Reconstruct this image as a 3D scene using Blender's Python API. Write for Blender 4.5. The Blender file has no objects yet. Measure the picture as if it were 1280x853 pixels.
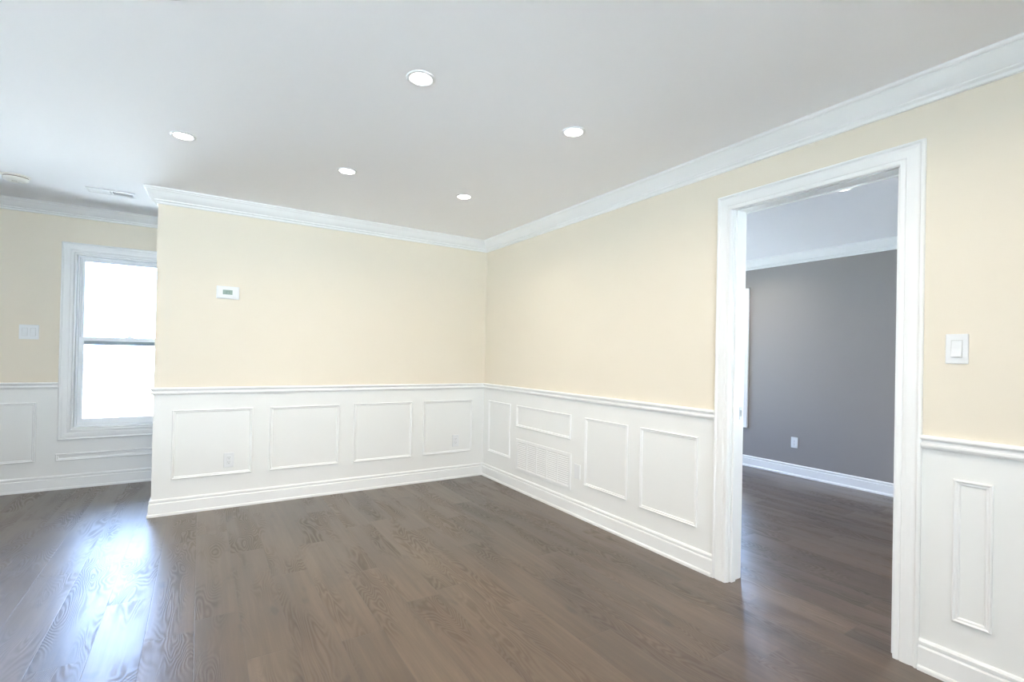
import bpy, bmesh, math
from mathutils import Vector, Matrix

scene = bpy.context.scene
COL = scene.collection
PI = math.pi

# ---------------------------------------------------------------- camera
YAW, PITCH, ROLL = -0.5674, 0.0065, 0.0205
FPX, SX, SY = 610.73, -0.11, 14.79
cam_d = bpy.data.cameras.new('camera')
cam = bpy.data.objects.new('camera', cam_d)
COL.objects.link(cam)
fwd = Vector((-math.sin(YAW)*math.cos(PITCH), math.cos(YAW)*math.cos(PITCH), math.sin(PITCH)))
r0 = Vector((math.cos(YAW), math.sin(YAW), 0)); u0 = r0.cross(fwd)
rr = r0*math.cos(ROLL) + u0*math.sin(ROLL); uu = -r0*math.sin(ROLL) + u0*math.cos(ROLL)
m = Matrix((rr, uu, -fwd)).transposed().to_4x4()
m.translation = Vector((-2.5267, -4.4945, 1.2519))
cam.matrix_world = m
cam_d.sensor_width = 36.0
cam_d.lens = 36.0*FPX/1280.0
cam_d.shift_x = -SX/1280.0
cam_d.shift_y = SY/1280.0
cam_d.clip_start = 0.02
scene.camera = cam

# ---------------------------------------------------------------- world, exposure, light levels
SKY = 10.0
SUN = 63.0
SUN_COL = (0.94, 0.93, 1.0)
LAMP_W = 4.4
LAMP_COL = (1.0, 0.88, 0.72)
SKY_BLUE = (0.74, 1.04, 1.66)      # clear side
SKY_PALE = (0.69, 0.72, 0.76)     # hazy side
scene.view_settings.view_transform = 'Standard'
scene.view_settings.look = 'None'
scene.view_settings.gamma = 1.0
scene.view_settings.use_curve_mapping = False
scene.view_settings.exposure = 0.38
world = bpy.data.worlds.new('sky')
scene.world = world
world.use_nodes = True
wn = world.node_tree.nodes; wl = world.node_tree.links
bg = wn['Background']; bg.inputs['Strength'].default_value = SKY
tc = wn.new('ShaderNodeTexCoord'); rp = wn.new('ShaderNodeValToRGB')
dt = wn.new('ShaderNodeVectorMath'); dt.operation = 'DOT_PRODUCT'; dt.inputs[1].default_value = (0.55, 0.83, 0.0)
wl.new(tc.outputs['Generated'], dt.inputs[0]); wl.new(dt.outputs['Value'], rp.inputs['Fac']); wl.new(rp.outputs['Color'], bg.inputs['Color'])
rp.color_ramp.elements[0].color = (*SKY_PALE, 1); rp.color_ramp.elements[0].position = 0.0
rp.color_ramp.elements[1].color = (*SKY_BLUE, 1); rp.color_ramp.elements[1].position = 0.45
sun_d = bpy.data.lights.new('sun', 'SUN'); sun_d.energy = SUN; sun_d.color = SUN_COL; sun_d.angle = math.radians(2)
sun = bpy.data.objects.new('sun', sun_d); COL.objects.link(sun)
sun.rotation_euler = (math.radians(8), math.radians(4), 0); sun.location = (0, 0, 20)
try:
    scene.cycles.max_bounces = 12
    scene.cycles.diffuse_bounces = 8
    scene.cycles.transparent_max_bounces = 16
    scene.cycles.sample_clamp_indirect = 20.0
    scene.cycles.caustics_reflective = False
    scene.cycles.caustics_refractive = False
except Exception:
    pass

# ---------------------------------------------------------------- measures (metres)
H = 2.44                 # ceiling
L = 2.815                # length of the partition with the thermostat
PT = 0.12                # wall thickness
D = 1.252                # far wall (with the window)
XL, YN = -8.0, -6.8      # left wall, near wall
XG = 3.0                 # grey wall of the next room
RISE = 0.046             # the ceiling rises a little towards the far wall
Y1 = 0.46
CAS = 0.089              # casing width
DY0, DY1, DZ = -2.8306, -3.6154, 2.105   # casing inner edges of the doorway

# ---------------------------------------------------------------- materials
def mat(name, col, rough=0.5, metal=0.0, spec=0.5, bump=0.0, bscale=60.0, var=0.0, coat=0.0):
    m_ = bpy.data.materials.new(name); m_.use_nodes = True
    nt = m_.node_tree; n = nt.nodes; l = nt.links
    b = n['Principled BSDF']
    b.inputs['Base Color'].default_value = (*col, 1)
    b.inputs['Roughness'].default_value = rough
    b.inputs['Metallic'].default_value = metal
    b.inputs['Specular IOR Level'].default_value = spec
    b.inputs['Coat Weight'].default_value = coat
    geo = n.new('ShaderNodeNewGeometry')
    no = n.new('ShaderNodeTexNoise'); no.inputs['Scale'].default_value = bscale
    no.inputs['Detail'].default_value = 3
    l.new(geo.outputs['Position'], no.inputs['Vector'])
    if var:
        n2 = n.new('ShaderNodeTexNoise'); n2.inputs['Scale'].default_value = 1.3
        l.new(geo.outputs['Position'], n2.inputs['Vector'])
        r = n.new('ShaderNodeValToRGB')
        r.color_ramp.elements[0].position = 0.3; r.color_ramp.elements[1].position = 0.7
        r.color_ramp.elements[0].color = (*[c*(1-var) for c in col], 1)
        r.color_ramp.elements[1].color = (*[min(1, c*(1+var)) for c in col], 1)
        l.new(n2.outputs['Fac'], r.inputs['Fac']); l.new(r.outputs['Color'], b.inputs['Base Color'])
    if bump:
        bp = n.new('ShaderNodeBump'); bp.inputs['Strength'].default_value = bump
        bp.inputs['Distance'].default_value = 0.002
        l.new(no.outputs['Fac'], bp.inputs['Height']); l.new(bp.outputs['Normal'], b.inputs['Normal'])
    return m_

M = {}
M['cream'] = mat('cream_paint', (0.755, 0.69, 0.58), 0.55, spec=0.3, bump=0.08, bscale=180, var=0.008)
M['white'] = mat('white_semigloss_paint', (0.795, 0.80, 0.785), 0.38, spec=0.4, bump=0.03, bscale=120, var=0.006)
M['trim'] = mat('white_trim_paint', (0.82, 0.825, 0.82), 0.33, spec=0.45, bump=0.02, bscale=90)
M['ceiling'] = mat('ceiling_paint', (0.94, 0.948, 0.972), 0.8, spec=0.15, bump=0.05, bscale=220, var=0.006)
M['grey'] = mat('grey_paint', (0.29, 0.272, 0.262), 0.5, spec=0.3, bump=0.08, bscale=180, var=0.015)
M['plastic'] = mat('white_plastic', (0.76, 0.775, 0.785), 0.3, bump=0.01)
M['dark_slot'] = mat('dark_slot', (0.22, 0.22, 0.21), 0.6, bump=0.01)
M['duct'] = mat('grey_duct', (0.10, 0.105, 0.11), 0.7, bump=0.02)
M['duct_pale'] = mat('pale_filter', (0.55, 0.55, 0.53), 0.9, bump=0.1, bscale=300)
M['steel'] = mat('brushed_steel', (0.38, 0.39, 0.42), 0.35, metal=0.9, bump=0.05, bscale=300)
M['vinyl'] = mat('white_vinyl', (0.85, 0.87, 0.89), 0.35, bump=0.01)
M['gasket'] = mat('grey_gasket', (0.36, 0.42, 0.45), 0.6, bump=0.01)
M['lcd'] = mat('lcd_green', (0.27, 0.36, 0.31), 0.2, bump=0.01)
M['lcd_ink'] = mat('lcd_digits', (0.05, 0.09, 0.08), 0.3, bump=0.01)
M['beige_plastic'] = mat('off_white_plastic', (0.80, 0.78, 0.72), 0.4, bump=0.01)
M['taupe'] = mat('taupe_plastic', (0.34, 0.29, 0.25), 0.5, bump=0.01)
M['ground'] = mat('bounce_ground', (0.50, 0.53, 0.50), 0.95, spec=0.1, bump=0.3, bscale=8, var=0.2)  # kept pale so it bounces daylight up to the ceilings

def glass_mat():
    m_ = bpy.data.materials.new('window_glass'); m_.use_nodes = True
    nt = m_.node_tree; n = nt.nodes; l = nt.links
    n.remove(n['Principled BSDF'])
    out = n['Material Output']
    t = n.new('ShaderNodeBsdfTransparent'); t.inputs['Color'].default_value = (0.93, 0.96, 0.97, 1)
    g = n.new('ShaderNodeBsdfGlossy'); g.inputs['Roughness'].default_value = 0.02
    fr = n.new('ShaderNodeFresnel'); fr.inputs['IOR'].default_value = 1.45
    mx = n.new('ShaderNodeMixShader')
    l.new(fr.outputs[0], mx.inputs['Fac']); l.new(t.outputs[0], mx.inputs[1]); l.new(g.outputs[0], mx.inputs[2])
    l.new(mx.outputs[0], out.inputs['Surface'])
    return m_
M['glass'] = glass_mat()

def lens_mat():
    m_ = bpy.data.materials.new('lamp_lens'); m_.use_nodes = True
    b = m_.node_tree.nodes['Principled BSDF']
    b.inputs['Base Color'].default_value = (0.9, 0.9, 0.88, 1)
    b.inputs['Emission Color'].default_value = (1.0, 0.96, 0.88, 1)
    b.inputs['Emission Strength'].default_value = 14.0
    return m_
M['lens'] = lens_mat()

def floor_mat():
    m_ = bpy.data.materials.new('brown_oak_planks'); m_.use_nodes = True
    nt = m_.node_tree; n = nt.nodes; l = nt.links
    b = n['Principled BSDF']
    geo = n.new('ShaderNodeNewGeometry'); s = n.new('ShaderNodeSeparateXYZ')
    l.new(geo.outputs['Position'], s.inputs[0])
    def mth(op, a, c=None, d=None):
        k = n.new('ShaderNodeMath'); k.operation = op
        for i, v in enumerate((a, c, d)):
            if v is None: continue
            if isinstance(v, (int, float)): k.inputs[i].default_value = v
            else: l.new(v, k.inputs[i])
        return k.outputs[0]
    W, LEN = 0.18, 1.22
    xs = mth('DIVIDE', mth('ADD', s.outputs['X'], 2.345 + W*40), W)
    row = mth('FLOOR', xs); fx = mth('FRACT', xs)
    wn1 = n.new('ShaderNodeTexWhiteNoise'); wn1.noise_dimensions = '1D'; l.new(row, wn1.inputs['W'])
    ys = mth('ADD', mth('DIVIDE', mth('ADD', s.outputs['Y'], 40.0), LEN), mth('MULTIPLY', wn1.outputs['Value'], 7.3))
    pl = mth('FLOOR', ys); fy = mth('FRACT', ys)
    cv = n.new('ShaderNodeCombineXYZ'); l.new(row, cv.inputs[0]); l.new(pl, cv.inputs[1])
    wn2 = n.new('ShaderNodeTexWhiteNoise'); wn2.noise_dimensions = '2D'; l.new(cv.outputs[0], wn2.inputs['Vector'])
    rnd = wn2.outputs['Value']
    sc = n.new('ShaderNodeSeparateColor'); l.new(wn2.outputs['Color'], sc.inputs[0]); rnd2 = sc.outputs[1]
    def noise(kx, ky, scale, detail, rough=0.5, dist=0.0, seed=37.0):
        c = n.new('ShaderNodeCombineXYZ')
        l.new(mth('MULTIPLY', s.outputs['X'], kx), c.inputs[0]); l.new(mth('MULTIPLY', s.outputs['Y'], ky), c.inputs[1])
        l.new(mth('MULTIPLY', rnd, seed), c.inputs[2])
        k = n.new('ShaderNodeTexNoise'); k.inputs['Scale'].default_value = scale
        k.inputs['Detail'].default_value = detail; k.inputs['Roughness'].default_value = rough
        k.inputs['Distortion'].default_value = dist
        l.new(c.outputs[0], k.inputs['Vector']); return k.outputs['Fac']
    streak = noise(34, 1.6, 1.0, 5, 0.6)
    fine = noise(160, 7, 1.0, 3, 0.6)
    broad = noise(5, 1.1, 1.0, 3, 0.55)
    cath = noise(8.0, 1.5, 1.0, 1.8, 0.4, 0.35)
    rings = mth('SINE', mth('MULTIPLY', cath, 190.0))
    rings01 = mth('MULTIPLY_ADD', rings, 0.5, 0.5)
    patch = noise(6, 1.3, 1.0, 1, 0.5, 0, 91.0)
    pmask = n.new('ShaderNodeMapRange'); l.new(patch, pmask.inputs[0])
    pmask.inputs[1].default_value = 0.44; pmask.inputs[2].default_value = 0.60
    knot = noise(11, 4.5, 1.0, 1, 0.5, 0, 63.0)
    kmask = n.new('ShaderNodeMapRange'); l.new(knot, kmask.inputs[0])
    kmask.inputs[1].default_value = 0.70; kmask.inputs[2].default_value = 0.82
    # tone 0..1
    t = mth('ADD', mth('MULTIPLY', streak, 0.55), mth('MULTIPLY', broad, 0.60))
    t = mth('ADD', mth('SUBTRACT', t, 0.06), mth('MULTIPLY', mth('SUBTRACT', fine, 0.5), 0.28))
    t = mth('ADD', t, mth('MULTIPLY', mth('SUBTRACT', rnd, 0.5), 0.20))
    t = mth('SUBTRACT', t, mth('MULTIPLY', mth('MULTIPLY', rings01, pmask.outputs[0]), 0.07))
    t = mth('SUBTRACT', t, mth('MULTIPLY', kmask.outputs[0], 0.35))
    ramp = n.new('ShaderNodeValToRGB'); l.new(t, ramp.inputs['Fac'])
    e = ramp.color_ramp.elements
    e[0].position = 0.22; e[0].color = (0.038, 0.025, 0.016, 1)
    e[1].position = 0.80; e[1].color = (0.138, 0.099, 0.067, 1)
    mid = e.new(0.5); mid.color = (0.080, 0.053, 0.034, 1)
    # hue shift per plank
    mixh = n.new('ShaderNodeMix'); mixh.data_type = 'RGBA'; mixh.blend_type = 'MULTIPLY'
    l.new(mth('MULTIPLY', rnd2, 0.8), mixh.inputs[0]); l.new(ramp.outputs['Color'], mixh.inputs[6])
    mixh.inputs[7].default_value = (1.0, 0.95, 0.93, 1)
    # seams
    ex = mth('MINIMUM', fx, mth('SUBTRACT', 1.0, fx)); ey = mth('MINIMUM', fy, mth('SUBTRACT', 1.0, fy))
    seam = mth('MINIMUM', mth('MULTIPLY', ex, W), mth('MULTIPLY', ey, LEN))
    sm = n.new('ShaderNodeMapRange'); l.new(seam, sm.inputs[0])
    sm.inputs[1].default_value = 0.0006; sm.inputs[2].default_value = 0.0022
    sm.inputs[3].default_value = 1.0; sm.inputs[4].default_value = 0.0
    mixs = n.new('ShaderNodeMix'); mixs.data_type = 'RGBA'
    l.new(mth('MULTIPLY', sm.outputs[0], 0.6), mixs.inputs[0]); l.new(mixh.outputs[2], mixs.inputs[6])
    mixs.inputs[7].default_value = (0.05, 0.04, 0.032, 1)
    l.new(mixs.outputs[2], b.inputs['Base Color'])
    # roughness and relief
    rg = mth('MULTIPLY_ADD', mth('MULTIPLY', rings01, pmask.outputs[0]), 0.26, 0.34)
    rg = mth('ADD', rg, mth('MULTIPLY', mth('SUBTRACT', fine, 0.5), 0.10))
    l.new(rg, b.inputs['Roughness'])
    b.inputs['Specular IOR Level'].default_value = 0.6
    b.inputs['Coat Weight'].default_value = 0.55; b.inputs['Coat Roughness'].default_value = 0.33; b.inputs['Coat IOR'].default_value = 1.5
    hgt = mth('ADD', mth('MULTIPLY', mth('MULTIPLY', rings01, pmask.outputs[0]), 0.45), mth('MULTIPLY', fine, 0.12))
    hgt = mth('SUBTRACT', hgt, mth('MULTIPLY', sm.outputs[0], 0.5))
    bp = n.new('ShaderNodeBump'); bp.inputs['Strength'].default_value = 0.5; bp.inputs['Distance'].default_value = 0.0009
    l.new(bp.outputs['Normal'], b.inputs['Coat Normal']); l.new(hgt, bp.inputs['Height']); l.new(bp.outputs['Normal'], b.inputs['Normal'])
    return m_
M['floor'] = floor_mat()

# ---------------------------------------------------------------- mesh helpers
def finish(name, bm, mats, parent=None, smooth=False, weld=True):
    if weld: bmesh.ops.remove_doubles(bm, verts=bm.verts, dist=1e-6)
    bmesh.ops.recalc_face_normals(bm, faces=bm.faces)
    me = bpy.data.meshes.new(name); bm.to_mesh(me); bm.free()
    for k in (mats if isinstance(mats, (list, tuple)) else [mats]):
        me.materials.append(M[k])
    if smooth:
        for p in me.polygons: p.use_smooth = True
    o = bpy.data.objects.new(name, me); COL.objects.link(o)
    if parent: o.parent = parent
    return o

def tag(o, label, cat, group=None, kind=None):
    o['label'] = label; o['category'] = cat
    if group: o['group'] = group
    if kind: o['kind'] = kind
    return o

def empty(name, loc, rz=0.0):
    o = bpy.data.objects.new(name, None); COL.objects.link(o)
    o.location = loc; o.rotation_euler = (0, 0, rz); o.empty_display_size = 0.1
    return o

def box(bm, x0, x1, y0, y1, z0, z1, bev=0.0):
    if x0 > x1: x0, x1 = x1, x0
    if y0 > y1: y0, y1 = y1, y0
    if z0 > z1: z0, z1 = z1, z0
    r = bmesh.ops.create_cube(bm, size=1.0)
    vs = r['verts']
    for v in vs:
        v.co = Vector(((x0+x1)/2 + v.co.x*(x1-x0), (y0+y1)/2 + v.co.y*(y1-y0), (z0+z1)/2 + v.co.z*(z1-z0)))
    if bev:
        es = set()
        for v in vs: es.update(v.link_edges)
        bmesh.ops.bevel(bm, geom=list(es), offset=bev, segments=2, profile=0.5, affect='EDGES')
    return bm

def boxm(*a, **k):
    return box(bmesh.new(), *a, **k)

def cyl(bm, r, y0, y1, cx=0, cz=0, seg=24, r2=None):
    """a cylinder along local y"""
    r2 = r if r2 is None else r2
    a = [bm.verts.new((cx + r*math.cos(2*PI*i/seg), y0, cz + r*math.sin(2*PI*i/seg))) for i in range(seg)]
    b = [bm.verts.new((cx + r2*math.cos(2*PI*i/seg), y1, cz + r2*math.sin(2*PI*i/seg))) for i in range(seg)]
    for i in range(seg):
        j = (i+1) % seg; bm.faces.new((a[i], a[j], b[j], b[i]))
    bm.faces.new(a[::-1]); bm.faces.new(b)
    return bm

def lathe(prof, seg=48, closed=False):
    """prof: list of (radius, z)"""
    bm = bmesh.new(); rings = []
    for r, z in prof:
        if r < 1e-6: rings.append([bm.verts.new((0, 0, z))])
        else: rings.append([bm.verts.new((r*math.cos(2*PI*i/seg), r*math.sin(2*PI*i/seg), z)) for i in range(seg)])
    n = len(rings)
    for k in range(n if closed else n-1):
        A, B = rings[k], rings[(k+1) % n]
        for i in range(seg):
            j = (i+1) % seg
            if len(A) == 1 and len(B) == 1: continue
            if len(A) == 1: bm.faces.new((A[0], B[j], B[i]))
            elif len(B) == 1: bm.faces.new((A[i], A[j], B[0]))
            else: bm.faces.new((A[i], A[j], B[j], B[i]))
    return bm

def sweep(prof, path, d0=None, d1=None, z=0.0, bm=None):
    """prof: closed outline [(offset to the right of the path, height)]; path in plan, mitred; d0/d1: directions of the neighbouring runs"""
    bm = bm or bmesh.new()
    P = [Vector(p) for p in path]
    dirs = [(P[i+1]-P[i]).normalized() for i in range(len(P)-1)]
    rings = []
    for i, p in enumerate(P):
        a = dirs[i-1] if i > 0 else (Vector(d0) if d0 else dirs[0])
        b = dirs[i] if i < len(dirs) else (Vector(d1) if d1 else dirs[-1])
        na = Vector((a.y, -a.x)); nb = Vector((b.y, -b.x))
        mi = (na+nb)/(1+na.dot(nb))
        rings.append([bm.verts.new((p.x+mi.x*q, p.y+mi.y*q, z+h)) for q, h in prof])
    k = len(prof)
    for A, B in zip(rings, rings[1:]):
        for i in range(k):
            j = (i+1) % k; bm.faces.new((A[i], A[j], B[j], B[i]))
    bm.faces.new(rings[0][::-1]); bm.faces.new(rings[-1])
    return bm

def frame_ring(prof, u0, u1, z0, z1, y=0.0, bm=None, sides=4):
    """picture-frame moulding. prof: closed outline [(distance inward from the outer edge, height off the wall)].
    local axes: x along the wall, -y towards the room, z up. sides=3 leaves the bottom open (door casing)"""
    bm = bm or bmesh.new()
    rings = []
    for cx, cz, sx, sz in ((u0, z0, 1, 1), (u0, z1, 1, -1), (u1, z1, -1, -1), (u1, z0, -1, 1)):
        if sides == 3 and cz == z0: sz = 0
        rings.append([bm.verts.new((cx+sx*w, y-t, cz+sz*w)) for w, t in prof])
    k = len(prof)
    idx = [(0, 1), (1, 2), (2, 3)] + ([(3, 0)] if sides == 4 else [])
    for a, b in idx:
        for i in range(k):
            j = (i+1) % k; bm.faces.new((rings[a][i], rings[a][j], rings[b][j], rings[b][i]))
    if sides == 3:
        bm.faces.new(rings[0]); bm.faces.new(rings[3][::-1])
    return bm

# ---------------------------------------------------------------- walls
def wall(name, axis, c0, c1, a0, a1, z0, z1, holes, mats, pick, zs=(), label='', extra=()):
    """axis 'x': the wall runs along x and fills y c0..c1. holes: (a0,a1,z0,z1). pick(normal, centre) -> material slot"""
    bm = bmesh.new()
    A = sorted({a0, a1, *[h[0] for h in holes], *[h[1] for h in holes], *extra})
    Z = sorted({z0, z1, *[h[2] for h in holes], *[h[3] for h in holes], *zs})
    A = [a for a in A if a0 <= a <= a1]; Z = [q for q in Z if z0 <= q <= z1]
    def solid(i, j):
        if i < 0 or j < 0 or i >= len(A)-1 or j >= len(Z)-1: return False
        ca, cz = (A[i]+A[i+1])/2, (Z[j]+Z[j+1])/2
        return not any(h[0] < ca < h[1] and h[2] < cz < h[3] for h in holes)
    def P(a, c, z): return (a, c, z) if axis == 'x' else (c, a, z)
    cache = {}
    def V(a, c, z):
        k = P(a, c, z)
        if k not in cache: cache[k] = bm.verts.new(k)
        return cache[k]
    for i in range(len(A)-1):
        for j in range(len(Z)-1):
            if not solid(i, j): continue
            p, q, r, s = A[i], A[i+1], Z[j], Z[j+1]
            for c in (c0, c1): bm.faces.new((V(p, c, r), V(q, c, r), V(q, c, s), V(p, c, s)))
            if not solid(i-1, j): bm.faces.new((V(p, c0, r), V(p, c1, r), V(p, c1, s), V(p, c0, s)))
            if not solid(i+1, j): bm.faces.new((V(q, c0, r), V(q, c1, r), V(q, c1, s), V(q, c0, s)))
            if not solid(i, j-1): bm.faces.new((V(p, c0, r), V(q, c0, r), V(q, c1, r), V(p, c1, r)))
            if not solid(i, j+1): bm.faces.new((V(p, c0, s), V(q, c0, s), V(q, c1, s), V(p, c1, s)))
    bmesh.ops.recalc_face_normals(bm, faces=bm.faces)
    for f in bm.faces: f.material_index = pick(f.normal, f.calc_center_median())
    o = finish(name, bm, mats)
    tag(o, label, 'wall', kind='structure')
    return o

ZR = 0.93    # paint changes behind the chair rail
ZW = H + 0.10
two = lambda n, c: 1 if c.z < ZR else 0
WIN = {}     # window openings (inner casing edge)
# far wall, shared by both rooms
W1 = (-3.481, -2.70, 0.52, 2.089)          # window_1
W6 = (0.35, 2.75, 0.25, 2.14)              # next room, far wall; unseen, enlarged for more daylight
W7 = (1.5, 2.75, 0.60, 2.10)                # next room, near wall; added unseen for its daylight
W8 = (-6.2, -4.3, 0.45, 2.12)               # grey wall, near part (y range); added unseen to light the next room
W2 = (-1.005, -0.05, 0.54, 2.035)            # grey wall window (y range)
W3 = (-5.0, -1.8, 0.10, 2.14)               # near wall, behind the camera; unseen, sized to light the ceiling
W5 = (-5.4, -2.5, 0.10, 2.14)  # unseen left-wall opening, placed and sized to let daylight in
W10 = (0.13, 1.02, 0.54, 2.035)             # grey wall, far end (y range); added to brighten the next room
W9 = (-5.00, -4.12, 1.00, 2.10)             # far wall, left of the frame; added for daylight on the ceiling
              # left wall, y range
wall('wall_far', 'x', D, D+0.15, XL-0.15, XG+0.15, 0, ZW, [W1, W6, W9],
     ['cream', 'white', 'grey'], lambda n, c: (2 if c.x > 0.06 else (1 if c.z < ZR-0.02 else 0)), zs=(ZR-0.02,),
     label='cream wall with white wainscot around the bright sash window at far left', extra=(0.06,))
wall('wall_back', 'x', 0, PT, -L, 0.0, 0, ZW, [], ['cream', 'white'], two, zs=(ZR,),
     label='cream wall with white panelled wainscot carrying the thermostat')
wall('wall_right', 'y', 0, PT, YN, D, 0, ZW, [(DY1-0.012, DY0+0.012, -0.01, DZ+0.022)], ['cream', 'white', 'grey'],
     lambda n, c: (2 if n.x > 0.5 else two(n, c)), zs=(ZR,), label='cream wall with white wainscot pierced by the tall doorway')
wall('wall_grey', 'y', XG, XG+0.15, YN, D, 0, ZW, [W2, W8, W10], ['grey'], lambda n, c: 0,
     label='plain dark grey wall seen through the doorway')
wall('wall_left', 'y', XL-0.15, XL, YN, D, 0, ZW, [W5], ['cream', 'white'], two, zs=(ZR,),
     label='cream wall with white wainscot left of the camera')
wall('wall_near', 'x', YN-0.15, YN, XL-0.15, XG+0.15, 0, ZW, [W3, W7], ['cream', 'white', 'grey'],
     lambda n, c: (2 if c.x > 0.06 else two(n, c)), zs=(ZR,), label='cream wall with white wainscot behind the camera', extra=(0.06,))

# floor
bm = boxm(XL-0.15, XG+0.15, YN-0.15, D+0.15, -0.12, 0.0)
tag(finish('floor', bm, 'floor'), 'dark brown wood plank floor running through both rooms', 'floor', kind='structure')
# ceiling: one slab over both rooms, rising slightly towards the far wall on the left
def rise(y): return RISE*max(0.0, min(1.0, y/D))**1.35
bm = bmesh.new()
def slab(x0, x1, ys, zs_):
    lo = [[bm.verts.new((x, y, z)) for x in (x0, x1)] for y, z in zip(ys, zs_)]
    n = len(ys)
    under = []
    for a, b in zip(lo, lo[1:]): under.append(bm.faces.new((a[0], a[1], b[1], b[0])))
    for f in under: f.smooth = True
    hi = [[bm.verts.new((x, y, H+0.22)) for x in (x0, x1)] for y in ys]
    lo2 = [[bm.verts.new((x, y, z)) for x in (x0, x1)] for y, z in zip(ys, zs_)]
    for a, b, c, d in zip(lo2, lo2[1:], hi, hi[1:]):
        bm.faces.new((c[0], c[1], d[1], d[0])); bm.faces.new((a[0], b[0], d[0], c[0])); bm.faces.new((a[1], b[1], d[1], c[1]))
    bm.faces.new((lo2[0][0], lo2[0][1], hi[0][1], hi[0][0])); bm.faces.new((lo2[-1][0], lo2[-1][1], hi[-1][1], hi[-1][0]))
YS = [YN-0.15, -4.0, -2.0, -1.0, -0.5, -0.2, 0.0] + [D*i/14 for i in range(1, 15)] + [D+0.15]
slab(XL-0.15, 0.06, YS, [H + rise(y) for y in YS])
slab(0.06, XG+0.15, [YN-0.15, D+0.15], [H, H])
tag(finish('ceiling', bm, 'ceiling', weld=False), 'smooth white ceiling with recessed lights', 'ceiling', kind='structure')
# outside
bm = boxm(XL-0.6, XG+0.6, YN-0.6, D+0.6, H+0.21, H+0.36, bev=.02)  # unseen slab with eaves, added to keep direct sun out of the windows
tag(finish('sun_block_roof', bm, 'trim'), 'unseen flat slab with eaves, added to keep sun out of the windows', 'sun_block_roof', kind='structure')
bm = bmesh.new()
n_ = 24
grid = [[bm.verts.new((-60+120*i/n_, -60+120*j/n_, -0.5 - 0.15*math.sin(i*1.3)*math.cos(j*0.9))) for j in range(n_+1)] for i in range(n_+1)]
for i in range(n_):
    for j in range(n_): bm.faces.new((grid[i][j], grid[i+1][j], grid[i+1][j+1], grid[i][j+1]))
tag(finish('ground', bm, 'ground'), 'ground outside the windows, made pale to bounce daylight indoors', 'ground', kind='structure')

# ---------------------------------------------------------------- running trim
CROWN = [(0, -.105), (.010, -.105), (.013, -.102), (.014, -.090), (.020, -.086), (.024, -.083), (.024, -.079), (.021, -.076),
         (.027, -.070), (.036, -.063), (.046, -.053), (.055, -.041), (.061, -.030), (.066, -.022), (.071, -.018), (.071, -.014),
         (.079, -.013), (.083, -.009), (.085, 0), (.085, .012), (0, .012)]
RAIL = [(0, .9066), (.010, .9066), (.016, .913), (.019, .920), (.018, .926), (.013, .930), (.011, .936), (.013, .942), (.022, .945),
        (.025, .949), (.025, .955), (.021, .9605), (0, .9616)]
BASE = [(0, 0), (.0235, 0), (.0235, .012), (.021, .018), (.016, .021), (.015, .092), (.012, .096), (.006, .0985), (.006, .103),
        (.012, .106), (.0125, .116), (.008, .1235), (.004, .1256), (0, .1256)]
n_trim = [0]
def run(prof, path, d0=None, d1=None, z=0.0, name=None, label='', cat='moulding', mtl='trim'):
    if name is None:
        n_trim[0] += 1; name = 'trim_%d' % n_trim[0]
    o = finish(name, sweep(prof, path, d0, d1, z), mtl)
    tag(o, label, cat, kind='structure'); return o
CY0, CY1 = DY0+CAS, DY1-CAS            # casing outer edges on the right wall
# main room, clockwise so that the room is on the right of every run
run(CROWN, [(0, PT), (-L, PT), (-L, 0), (0, 0)], (0, -1), (0, -1), H, label='white crown moulding above the thermostat wall, wrapping round its open end')
run(CROWN, [(0, 0), (0, YN)], (1, 0), (-1, 0), H, label='white crown moulding running above the doorway wall')
run([(q*1.5, h*.82 if h < 0 else h) for q, h in CROWN], [(XL, D), (0, D)], None, None, H+RISE-0.002, label='white crown moulding above the far window wall')
run(CROWN, [(0, YN), (XL, YN)], (0, -1), (0, 1), H, label='white crown moulding on the wall behind the camera')
run(CROWN, [(XL, YN), (XL, 0.3)], (-1, 0), None, H, label='white crown moulding on the wall left of the camera')
run(RAIL, [(0, PT), (-L, PT), (-L, 0), (0, 0)], (0, -1), (0, -1), label='white chair rail below the thermostat', cat='chair rail')
run(RAIL, [(0, 0), (0, CY0)], (1, 0), None, label='white chair rail from the room corner to the doorway', cat='chair rail')
run(RAIL, [(0, CY1), (0, YN)], None, (-1, 0), label='white chair rail right of the doorway', cat='chair rail')
run(RAIL, [(W9[1]+CAS, D), (W1[0]-CAS, D)], None, None, -0.021, label='white chair rail left of the bright sash window', cat='chair rail')
run(RAIL, [(W1[1]+CAS, D), (0, D)], None, (0, -1), -0.021, label='white chair rail on the far wall hidden by the thermostat wall', cat='chair rail')
run(RAIL, [(0, YN), (W3[1]+CAS, YN)], (0, -1), None, label='white chair rail behind the camera, doorway side', cat='chair rail')
run(RAIL, [(W3[0]-CAS, YN), (XL, YN)], None, (0, 1), label='white chair rail behind the camera, left side', cat='chair rail')
run(RAIL, [(XL, YN), (XL, W5[0]-CAS)], (-1, 0), None, label='white chair rail left of the camera, near part', cat='chair rail')
run(RAIL, [(XL, W5[1]+CAS), (XL, D)], None, (1, 0), label='white chair rail left of the camera, far part', cat='chair rail')
run(BASE, [(0, PT), (-L, PT), (-L, 0), (0, 0)], (0, -1), (0, -1), name='baseboard_back', label='tall white baseboard under the thermostat wall', cat='baseboard')
run(BASE, [(0, 0), (0, CY0)], (1, 0), None, name='baseboard_right', label='tall white baseboard under the wall grille, left of the doorway', cat='baseboard')
run(BASE, [(0, CY1), (0, YN)], None, (-1, 0), name='baseboard_near_right', label='tall white baseboard right of the doorway', cat='baseboard')
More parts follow.
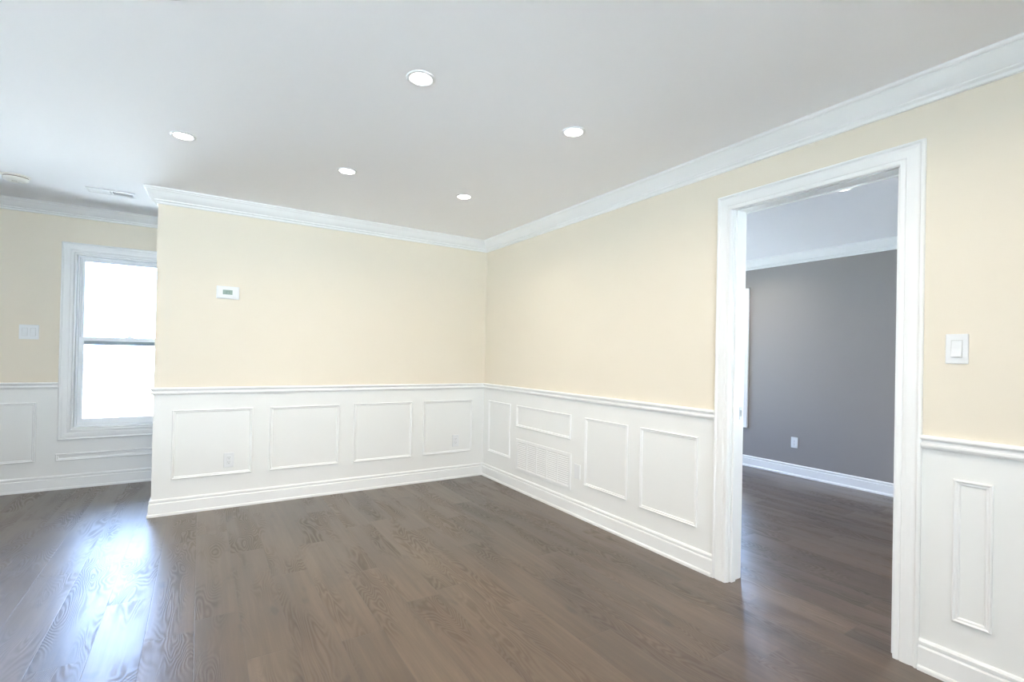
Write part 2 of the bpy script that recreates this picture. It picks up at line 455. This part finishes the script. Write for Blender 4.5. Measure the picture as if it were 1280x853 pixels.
run(BASE, [(XL, D), (0, D)], (0, 1), (0, -1), name='baseboard_far', label='white baseboard under the bright sash window', cat='baseboard')
run(BASE, [(0, YN), (XL, YN), (XL, D)], (0, -1), (1, 0), name='baseboard_left', label='white baseboard left of and behind the camera', cat='baseboard')
# next room
run(BASE, [(PT, D), (XG, D), (XG, YN), (PT, YN)], (0, 1), (0, 1), name='baseboard_grey', label='white baseboard under the dark grey wall', cat='baseboard')
run(CROWN, [(PT, YN), (PT, D), (XG, D), (XG, YN)], (-1, 0), (-1, 0), H, label='white crown moulding above the dark grey wall')

# panel mouldings
PANEL = [(0, 0), (0, .006), (.003, .010), (.006, .0105), (.009, .008), (.012, .006), (.015, .0065), (.018, .006), (.0205, .003), (.022, 0)]
def panel(origin, rz, u0, u1, z0, z1, label):
    n_trim[0] += 1
    o = finish('trim_%d' % n_trim[0], frame_ring(PANEL, u0, u1, z0, z1), 'trim')
    o.location = origin; o.rotation_euler = (0, 0, rz)
    tag(o, label, 'panel moulding', kind='structure')
RW = -PI/2   # walls facing -x: local x = -y
for i, (a, b, z0, z1) in enumerate(((-2.697, -2.155, .263, .788), (-2.029, -1.470, .263, .788), (-1.343, -.790, .260, .792), (-.672, -.137, .262, .792))):
    panel((0, 0, 0), 0, a, b, z0, z1, 'rectangular white panel frame on the thermostat wall, ' + ('nearest the open wall end', 'second from the open wall end', 'third from the open wall end', 'nearest the room corner')[i])
panel((0, 0, 0), RW, .112, .530, .268, .790, 'narrow upright white panel frame beside the room corner, left of the grille')
panel((0, 0, 0), RW, .640, 1.440, .590, .790, 'low wide white panel frame directly above the wall grille')
panel((0, 0, 0), RW, 1.612, 2.060, .262, .786, 'upright white panel frame just right of the wall grille')
panel((0, 0, 0), RW, 2.175, 2.628, .247, .788, 'upright white panel frame next to the doorway casing')
panel((0, 0, 0), RW, 3.806, 3.922, .243, .802, 'very narrow upright white panel frame right of the doorway')
panel((0, D, 0), 0, -4.005, -3.709, .254, .768, 'large white panel frame left of the bright sash window')
panel((0, D, 0), 0, -3.578, -2.62, .249, .312, 'very low wide white panel frame beneath the bright sash window')

# ---------------------------------------------------------------- doorway
CASING = [(0, 0), (0, .013), (.002, .017), (.006, .020), (.011, .020), (.014, .017), (.016, .014), (.022, .0135), (.032, .0165),
          (.050, .0175), (.062, .0165), (.066, .0135), (.069, .0155), (.074, .0165), (.084, .0165), (.087, .014), (.089, .009), (.089, 0)]
door = empty('door_1', (0, (DY0+DY1)/2, 0), RW)
tag(door, 'tall white cased doorway opening into the grey room', 'doorway', kind='structure')
hw = (DY0-DY1)/2
finish('casing', frame_ring(CASING, -hw-CAS, hw+CAS, 0.0, DZ+CAS-.003, sides=3), 'trim', door)
c2 = frame_ring(CASING, -hw-CAS, hw+CAS, 0.0, DZ+CAS-.003, sides=3)
bmesh.ops.scale(c2, vec=(1, -1, 1), verts=c2.verts); bmesh.ops.translate(c2, vec=(0, PT, 0), verts=c2.verts)
finish('casing', c2, 'trim', door)
JF = hw - 0.004     # jamb face
bm = bmesh.new()
box(bm, -hw-.012, -JF, -0.0005, PT+.0005, 0, DZ+.022); box(bm, JF, hw+.012, -0.0005, PT+.0005, 0, DZ+.022)
box(bm, -JF, JF, -0.0005, PT+.0005, DZ+.006, DZ+.022)
finish('jamb', bm, 'trim', door)
bm = bmesh.new()
box(bm, -JF, -JF+.012, .020, .058, 0, DZ+.006, bev=.002); box(bm, JF-.012, JF, .020, .058, 0, DZ+.006, bev=.002)
box(bm, -JF+.010, JF-.010, .020, .058, DZ-.003, DZ+.006, bev=.002)
finish('door_stop', bm, 'trim', door)
bm = boxm(-JF-.001, -JF+.0018, .085, .1125, .915, .985, bev=.0008)
sp_ = finish('strike_plate', bm, 'steel', door); sp_['label'] = 'small brushed steel strike plate on the left jamb'
bm = boxm(-JF+.0010, -JF+.0024, .091, .1065, .932, .968)
finish('latch_hole', bm, 'dark_slot', sp_)

# ---------------------------------------------------------------- windows
def window(name, loc, rz, w, z0, z1, label, two_wide=False, depth=0.15):
    """local x 0..w is the clear opening inside the casing, y outwards"""
    root = empty(name, loc, rz); tag(root, label, 'window', kind='structure')
    finish('casing', frame_ring(CASING, -CAS, w+CAS, z0-CAS, z1+CAS), 'trim', root)
    LIN = [(0, 0), (0, .014), (.012, .014), (.012, 0)]
    bm = bmesh.new()     # reveal lining
    t = .012
    box(bm, 0, t, -.001, depth, z0, z1); box(bm, w-t, w, -.001, depth, z0, z1)
    box(bm, t, w-t, -.001, depth, z0, z0+t); box(bm, t, w-t, -.001, depth, z1-t, z1)
    finish('window_lining', bm, 'trim', root)
    bm = bmesh.new()     # vinyl frame
    f = .024
    fr = [(0, 0), (0, .070), (.012, .070), (.014, .058), (f, .056), (f, 0)]
    frame_ring(fr, t, w-t, z0+t, z1-t, y=.125, bm=bm)
    finish('window_frame', bm, 'vinyl', root)
    a, b = t+f-.006, w-t-f+.006
    lo, hi = z0+t+f-.008, z1-t-f+.004
    zm = (z0 + z1)/2 + .006
    bays = [(a, b)] if not two_wide else [(a, (a+b)/2), ((a+b)/2, b)]
    for (p, q) in bays:
        # lower sash sits further in
        bm = bmesh.new(); s = .034
        box(bm, p, p+s, .060, .086, lo, zm+.036, bev=.003); box(bm, q-s, q, .060, .086, lo, zm+.036, bev=.003)
        box(bm, p+s-.004, q-s+.004, .060, .086, lo, lo+.058, bev=.003)
        box(bm, p+s-.004, q-s+.004, .060, .086, zm, zm+.036, bev=.003)
        sash = finish('sash', bm, 'vinyl', root)
        finish('window_pane', boxm(p+s-.003, q-s+.003, .072, .075, lo+.055, zm+.003), 'glass', sash)
        bm = bmesh.new()
        box(bm, p+s-.001, q-s+.001, .064, .071, zm-.034, zm+.002)
        finish('gasket', bm, 'gasket', sash)
        bm = bmesh.new()
        box(bm, (p+q)/2-.03, (p+q)/2+.03, .058, .084, zm+.034, zm+.044, bev=.003)
        cyl(bm, .012, .062, .080, (p+q)/2, zm+.046, 16)
        finish('sash_lock', bm, 'vinyl', sash)
        bm = bmesh.new(); s2 = .026
        box(bm, p, p+s2, .090, .114, zm-.01, hi, bev=.003); box(bm, q-s2, q, .090, .114, zm-.01, hi, bev=.003)
        box(bm, p+s2-.004, q-s2+.004, .090, .114, zm-.01, zm+.026, bev=.003)
        box(bm, p+s2-.004, q-s2+.004, .090, .114, hi-.026, hi, bev=.003)
        sash = finish('sash', bm, 'vinyl', root)
        finish('window_pane', boxm(p+s2-.003, q-s2+.003, .101, .104, zm+.023, hi-.023), 'glass', sash)
    # portal: only guides daylight sampling through the opening
    ld = bpy.data.lights.new('daylight_portal', 'AREA'); ld.shape = 'RECTANGLE'; ld.size = w; ld.size_y = z1-z0
    ld.cycles.is_portal = True
    lo_ = bpy.data.objects.new('daylight_portal', ld); COL.objects.link(lo_); lo_.parent = root
    lo_.location = (w/2, depth+.03, (z0+z1)/2); lo_.rotation_euler = (-PI/2, 0, 0)
    return root
window('window_1', (W1[0], D, 0), 0, W1[1]-W1[0], W1[2], W1[3], 'bright double-hung sash window at the far left')
window('window_2', (XG, W2[1], 0), RW, W2[1]-W2[0], W2[2], W2[3], 'window on the dark grey wall, its edge just showing past the door jamb')
window('window_3', (W6[0], D, 0), 0, W6[1]-W6[0], W6[2], W6[3], 'wide window in the grey room hidden behind the doorway wall, enlarged for more daylight', True)
window('window_4', (W3[1], YN, 0), PI, W3[1]-W3[0], W3[2], W3[3], 'wide unseen window behind the camera, sized to light the room', True)
window('added_window_6', (XG, W8[1], 0), RW, W8[1]-W8[0], W8[2], W8[3], 'wide window on the dark grey wall added out of the frame to light the grey room', True)
window('added_window_8', (XG, W10[1], 0), RW, W10[1]-W10[0], W10[2], W10[3], 'window at the far end of the grey wall added out of sight to brighten the grey room')
window('added_window_7', (W9[0], D, 0), 0, W9[1]-W9[0], W9[2], W9[3], 'wide window on the far wall added left of the frame for more daylight', True)
window('added_window_9', (W7[1], YN, 0), PI, W7[1]-W7[0], W7[2], W7[3], 'window at the near end of the grey room added out of sight for its daylight')
window('window_5', (XL, W5[0], 0), PI/2, W5[1]-W5[0], W5[2], W5[3], 'wide unseen window left of the camera, placed for its daylight', True)

# ---------------------------------------------------------------- recessed lights
def lamp_parts():
    root = empty('recessed_light', (0, 0, 0))
    finish('trim_ring', lathe([(.0455, .003), (.046, -.003), (.050, -.0055), (.058, -.0055), (.062, -.003), (.0625, .0), (.0625, .003)], closed=True), 'plastic', root, True)
    finish('lens', lathe([(0, -.0025), (.020, -.0027), (.040, -.0022), (.0462, -.001), (.0462, .003), (0, .003)]), 'lens', root, True)
    return root
def lamp_light(root, power=LAMP_W):
    ld = bpy.data.lights.new('lamp_glow', 'AREA'); ld.shape = 'DISK'; ld.size = .09
    ld.energy = power; ld.color = LAMP_COL; ld.spread = math.radians(150)
    o = bpy.data.objects.new('lamp_glow', ld); COL.objects.link(o); o.parent = root; o.location = (0, 0, -.008)
lamp0 = lamp_parts()
LIGHTS = [(-1.751, -2.503, 'round recessed ceiling light, the largest in view, high in the middle'),
          (-2.633, -1.211, 'round recessed ceiling light nearest the open wall end and ceiling vent'),
          (-1.742, -1.213, 'round recessed ceiling light in the middle of the row before the thermostat wall'),
          (-0.893, -2.492, 'round recessed ceiling light nearest the doorway, right of the largest one'),
          (-0.885, -1.205, 'round recessed ceiling light nearest the room corner, smallest in view'),
          (-2.655, -2.525, 'recessed ceiling light just cut off by the top edge, at left'),
          (-0.834, -3.765, 'recessed ceiling light just cut off by the top edge, at right'),
          (-1.745, -3.735, 'recessed ceiling light above and before the camera, out of the frame'),
          (-2.650, -3.735, 'recessed ceiling light straight above the camera, out of the frame'),
          (-0.834, -5.1, 'recessed ceiling light behind the camera on the doorway side'),
          (-2.650, -5.1, 'recessed ceiling light behind the camera on the left side'),
          (-4.450, -0.200, 'recessed ceiling light added left of the frame to brighten the far wall'),  # added out of view to brighten the far wall
          (-4.450, -2.520, 'recessed ceiling light added left of the frame near the middle for extra light'),  # also added out of view, for extra light at the left
          (1.142, -2.890, 'round recessed ceiling light seen through the doorway'),
          (2.250, -1.150, 'recessed ceiling light in the grey room near its window'),
          (1.142, -4.7, 'recessed ceiling light in the grey room beyond the doorway wall')]
for i, (x, y, lb) in enumerate(LIGHTS):
    if i == 0: o = lamp0
    else:
        o = lamp0.copy(); COL.objects.link(o)
        for ch in [c for c in lamp0.children if c.type == 'MESH']:
            k = ch.copy(); COL.objects.link(k); k.parent = o
    o.location = (x, y, H)
    tag(o, lb, 'ceiling light', 'recessed ceiling lights')
    lamp_light(o, LAMP_W*1.8 if x > 0 else LAMP_W)

# ---------------------------------------------------------------- ceiling vent and smoke detector
SL = math.atan(RISE*1.35/D*(.33/D)**.35)
v = empty('ceiling_vent', (-3.125, .330, H+rise(.330)-.002)); v.rotation_euler = (SL, 0, 0); tag(v, 'white slotted air vent on the ceiling near the far window', 'vent')
bm = bmesh.new()
VO = [(0, 0), (0, .003), (.004, .006), (.018, .007), (.022, .004), (.022, 0)]
frame_ring(VO, -.148, .148, -.078, .078, bm=bm)
box(bm, -.005, .005, -.006, 0, -.058, .058)
bmesh.ops.rotate(bm, cent=(0, 0, 0), matrix=Matrix.Rotation(PI/2, 3, 'X'), verts=bm.verts)
for q in bm.verts: q.co.z = -abs(q.co.z)
finish('vent_frame', bm, 'plastic', v)
bm = bmesh.new()
for i in range(24):
    x = -.120 + i*.0104
    if abs(x) < .006: continue
    s = 1 if x < 0 else -1
    vs = [bm.verts.new((x - s*.004, -.057, -.0065)), bm.verts.new((x + s*.004, -.057, -.0005)), bm.verts.new((x + s*.004, .057, -.0005)), bm.verts.new((x - s*.004, .057, -.0065))]
    v2 = [bm.verts.new((q.co.x+.0012, q.co.y, q.co.z)) for q in vs]
    bm.faces.new(vs); bm.faces.new(v2[::-1])
    for a in range(4): bm.faces.new((vs[a], vs[(a+1) % 4], v2[(a+1) % 4], v2[a]))
finish('louvers', bm, 'plastic', v)
finish('duct_opening', boxm(-.127, .127, -.057, .057, -.0004, .002), 'duct', v)

s_ = empty('smoke_detector', (-3.645, .275, H+rise(.275))); s_.rotation_euler = (SL, 0, 0); tag(s_, 'round white smoke detector on the ceiling at far left', 'smoke detector')
finish('mounting_base', lathe([(0, 0.001), (.078, .001), (.078, -.004), (.075, -.008), (.066, -.0095), (0, -.0095)]), 'beige_plastic', s_, True)
finish('shadow_gap', lathe([(0, -.009), (.0655, -.009), (.0655, -.0165), (0, -.0165)]), 'taupe', s_)
finish('cover', lathe([(0, -.0165), (.0665, -.0165), (.068, -.019), (.067, -.028), (.060, -.036), (.048, -.040), (.030, -.0415), (0, -.042)]), 'beige_plastic', s_, True)
bm = bmesh.new()
for k in range(3):
    box(bm, -.014, .014, -.036+k*.006, -.0332+k*.006, -.0418, -.0395)
finish('sounder_slots', bm, 'taupe', s_)
finish('test_button', lathe([(0, -.0405), (.010, -.0405), (.010, -.0435), (.008, -.0445), (0, -.0447)], 24), 'plastic', s_)
s_.children[-1].location = (.022, .010, 0)

# ---------------------------------------------------------------- thermostat (local x along the wall, -y into the room)
t_ = empty('thermostat', (-2.352, 0, 1.709)); tag(t_, 'white rectangular thermostat with small green display on the cream wall', 'thermostat')
finish('backplate', boxm(-.079, .079, -.006, 0, -.050, .050, bev=.002), 'plastic', t_)
finish('body', boxm(-.076, .076, -.026, -.005, -.048, .048, bev=.006), 'plastic', t_)
sc_ = finish('display', boxm(-.036, .030, -.0272, -.025, -.017, .019, bev=.001), 'lcd', t_); sc_['label'] = 'small green display'
bm = bmesh.new()
def digit(cx, segs):
    w, h, t = .0075, .0075, .0016
    S = {'a': (cx-w/2, cx+w/2, h, h+t), 'g': (cx-w/2, cx+w/2, -t/2, t/2), 'd': (cx-w/2, cx+w/2, -h-t, -h),
         'f': (cx-w/2-t, cx-w/2, 0, h+t), 'b': (cx+w/2, cx+w/2+t, 0, h+t), 'e': (cx-w/2-t, cx-w/2, -h-t, 0), 'c': (cx+w/2, cx+w/2+t, -h-t, 0)}
    for q in segs:
        a, b, c, d = S[q]; box(bm, a, b, -.0278, -.0271, c, d)
digit(-.010, 'abged'); digit(.004, 'abc')
finish('digits', bm, 'lcd_ink', sc_)
for dx, dz in ((.045, .010), (.045, -.010), (.058, .010), (.058, -.010)):
    finish('button', boxm(dx-.004, dx+.004, -.0285, -.025, dz-.005, dz+.005, bev=.001), 'plastic', t_)
bm = boxm(-.070, .070, -.0268, -.025, -.036, -.034)
finish('seam_line', bm, 'duct_pale', t_)

# ---------------------------------------------------------------- switches and outlets
def plate(name, loc, rz, w=.070, h=.117, mtl='plastic'):
    root = empty(name, loc, rz)
    finish('wall_plate', boxm(-w/2, w/2, -.0065, 0, -h/2, h/2, bev=.0025), mtl, root)
    return root
def screw(root, x, z):
    bm = cyl(bmesh.new(), .003, -.0074, -.006, x, z, 16); box(bm, x-.0024, x+.0024, -.0078, -.0073, z-.0004, z+.0004)
    finish('screw', bm, 'plastic', root)
def rocker(root, cx=0.0):
    bm = bmesh.new()
    frame_ring([(0, 0), (0, .0012), (.0015, .0012), (.0015, 0)], cx-.0175, cx+.0175, -.0345, .0345, y=-.0062, bm=bm)
    finish('bezel', bm, 'duct_pale', root)
    bm = bmesh.new()
    pr = [(-.032, .0065), (-.032, .0135), (-.030, .0140), (.002, .0092), (.030, .0078), (.032, .0065)]
    a = [bm.verts.new((cx-.0155, -d, z)) for z, d in pr]; b = [bm.verts.new((cx+.0155, -d, z)) for z, d in pr]
    for i in range(len(pr)): j = (i+1) % len(pr); bm.faces.new((a[i], a[j], b[j], b[i]))
    bm.faces.new(a); bm.faces.new(b[::-1])
    finish('rocker', bm, 'plastic', root)
sw = plate('light_switch', (0, -3.8105, 1.316), RW, .070, .118); tag(sw, 'white single rocker light switch right of the doorway', 'light switch')
rocker(sw); screw(sw, 0, .048); screw(sw, 0, -.048)
sw = plate('light_switch', (-3.766, D, 1.373), 0, .125, .124); tag(sw, 'white double rocker light switch left of the bright sash window', 'light switch')
rocker(sw, -.026); rocker(sw, .026)
for a in (-.026, .026): screw(sw, a, .050); screw(sw, a, -.050)
def outlet(loc, rz, label, w=.072, h=.117, decora=True, mtl='plastic'):
    root = plate('wall_outlet', loc, rz, w, h, mtl); tag(root, label, 'outlet')
    if decora:
        finish('receptacle', boxm(-.0165, .0165, -.0088, -.005, -.0335, .0335, bev=.001), mtl, root)
        bm = bmesh.new()
        for dz in (.018, -.018):
            box(bm, -.0075, -.0050, -.0091, -.0086, dz-.001, dz+.007); box(bm, .0050, .0075, -.0091, -.0086, dz-.001, dz+.006)
            cyl(bm, .0026, -.0091, -.0086, 0, dz-.008, 12)
        finish('slots', bm, 'dark_slot', root)
    screw(root, 0, .047); screw(root, 0, -.047)
    return root
outlet((-2.318, 0, .378), 0, 'white wall outlet inside the panel frame nearest the open wall end')
outlet((-.322, 0, .380), 0, 'white wall outlet inside the panel frame beside the room corner')
outlet((XG, -1.641, .364), RW, 'white wall outlet low on the dark grey wall')
bp_ = plate('blank_wall_plate', (0, -1.528, .352), RW, .070, .114); tag(bp_, 'blank white cover plate between the wall grille and a panel frame', 'wall plate')
screw(bp_, 0, .042); screw(bp_, 0, -.042)

# ---------------------------------------------------------------- return air grille
g_ = empty('return_air_grille', (0, -1.0465, .330), RW); tag(g_, 'wide white return air grille low on the wainscot near the room corner', 'air grille')
GW, GH = .405, .148
finish('grille_frame', frame_ring([(0, 0), (0, .004), (.003, .0075), (.026, .009), (.029, .007), (.030, 0)], -GW, GW, -GH, GH), 'trim', g_)
nb = 5; bw = (2*GW-.058)/nb
for k in range(1, nb):
    x = -GW+.029+k*bw
    finish('divider', boxm(x-.006, x+.006, -.008, -.0002, -GH+.029, GH-.029, bev=.001), 'trim', g_)
for k in range(nb):
    x0 = -GW+.029+k*bw+.005; x1 = x0+bw-.010
    bm = bmesh.new(); z = -GH+.034
    while z < GH-.034:
        vs = [bm.verts.new((x0, -.0065, z-.005)), bm.verts.new((x1, -.0065, z-.005)), bm.verts.new((x1, -.0010, z+.006)), bm.verts.new((x0, -.0010, z+.006))]
        v2 = [bm.verts.new((q.co.x, q.co.y, q.co.z+.0012)) for q in vs]
        bm.faces.new(vs); bm.faces.new(v2[::-1])
        for a in range(4): bm.faces.new((vs[a], vs[(a+1) % 4], v2[(a+1) % 4], v2[a]))
        z += .0170
    finish('louver_bank', bm, 'trim', g_)
finish('filter', boxm(-GW+.02, GW-.02, -.0006, 0, -GH+.02, GH-.02), 'duct_pale', g_)
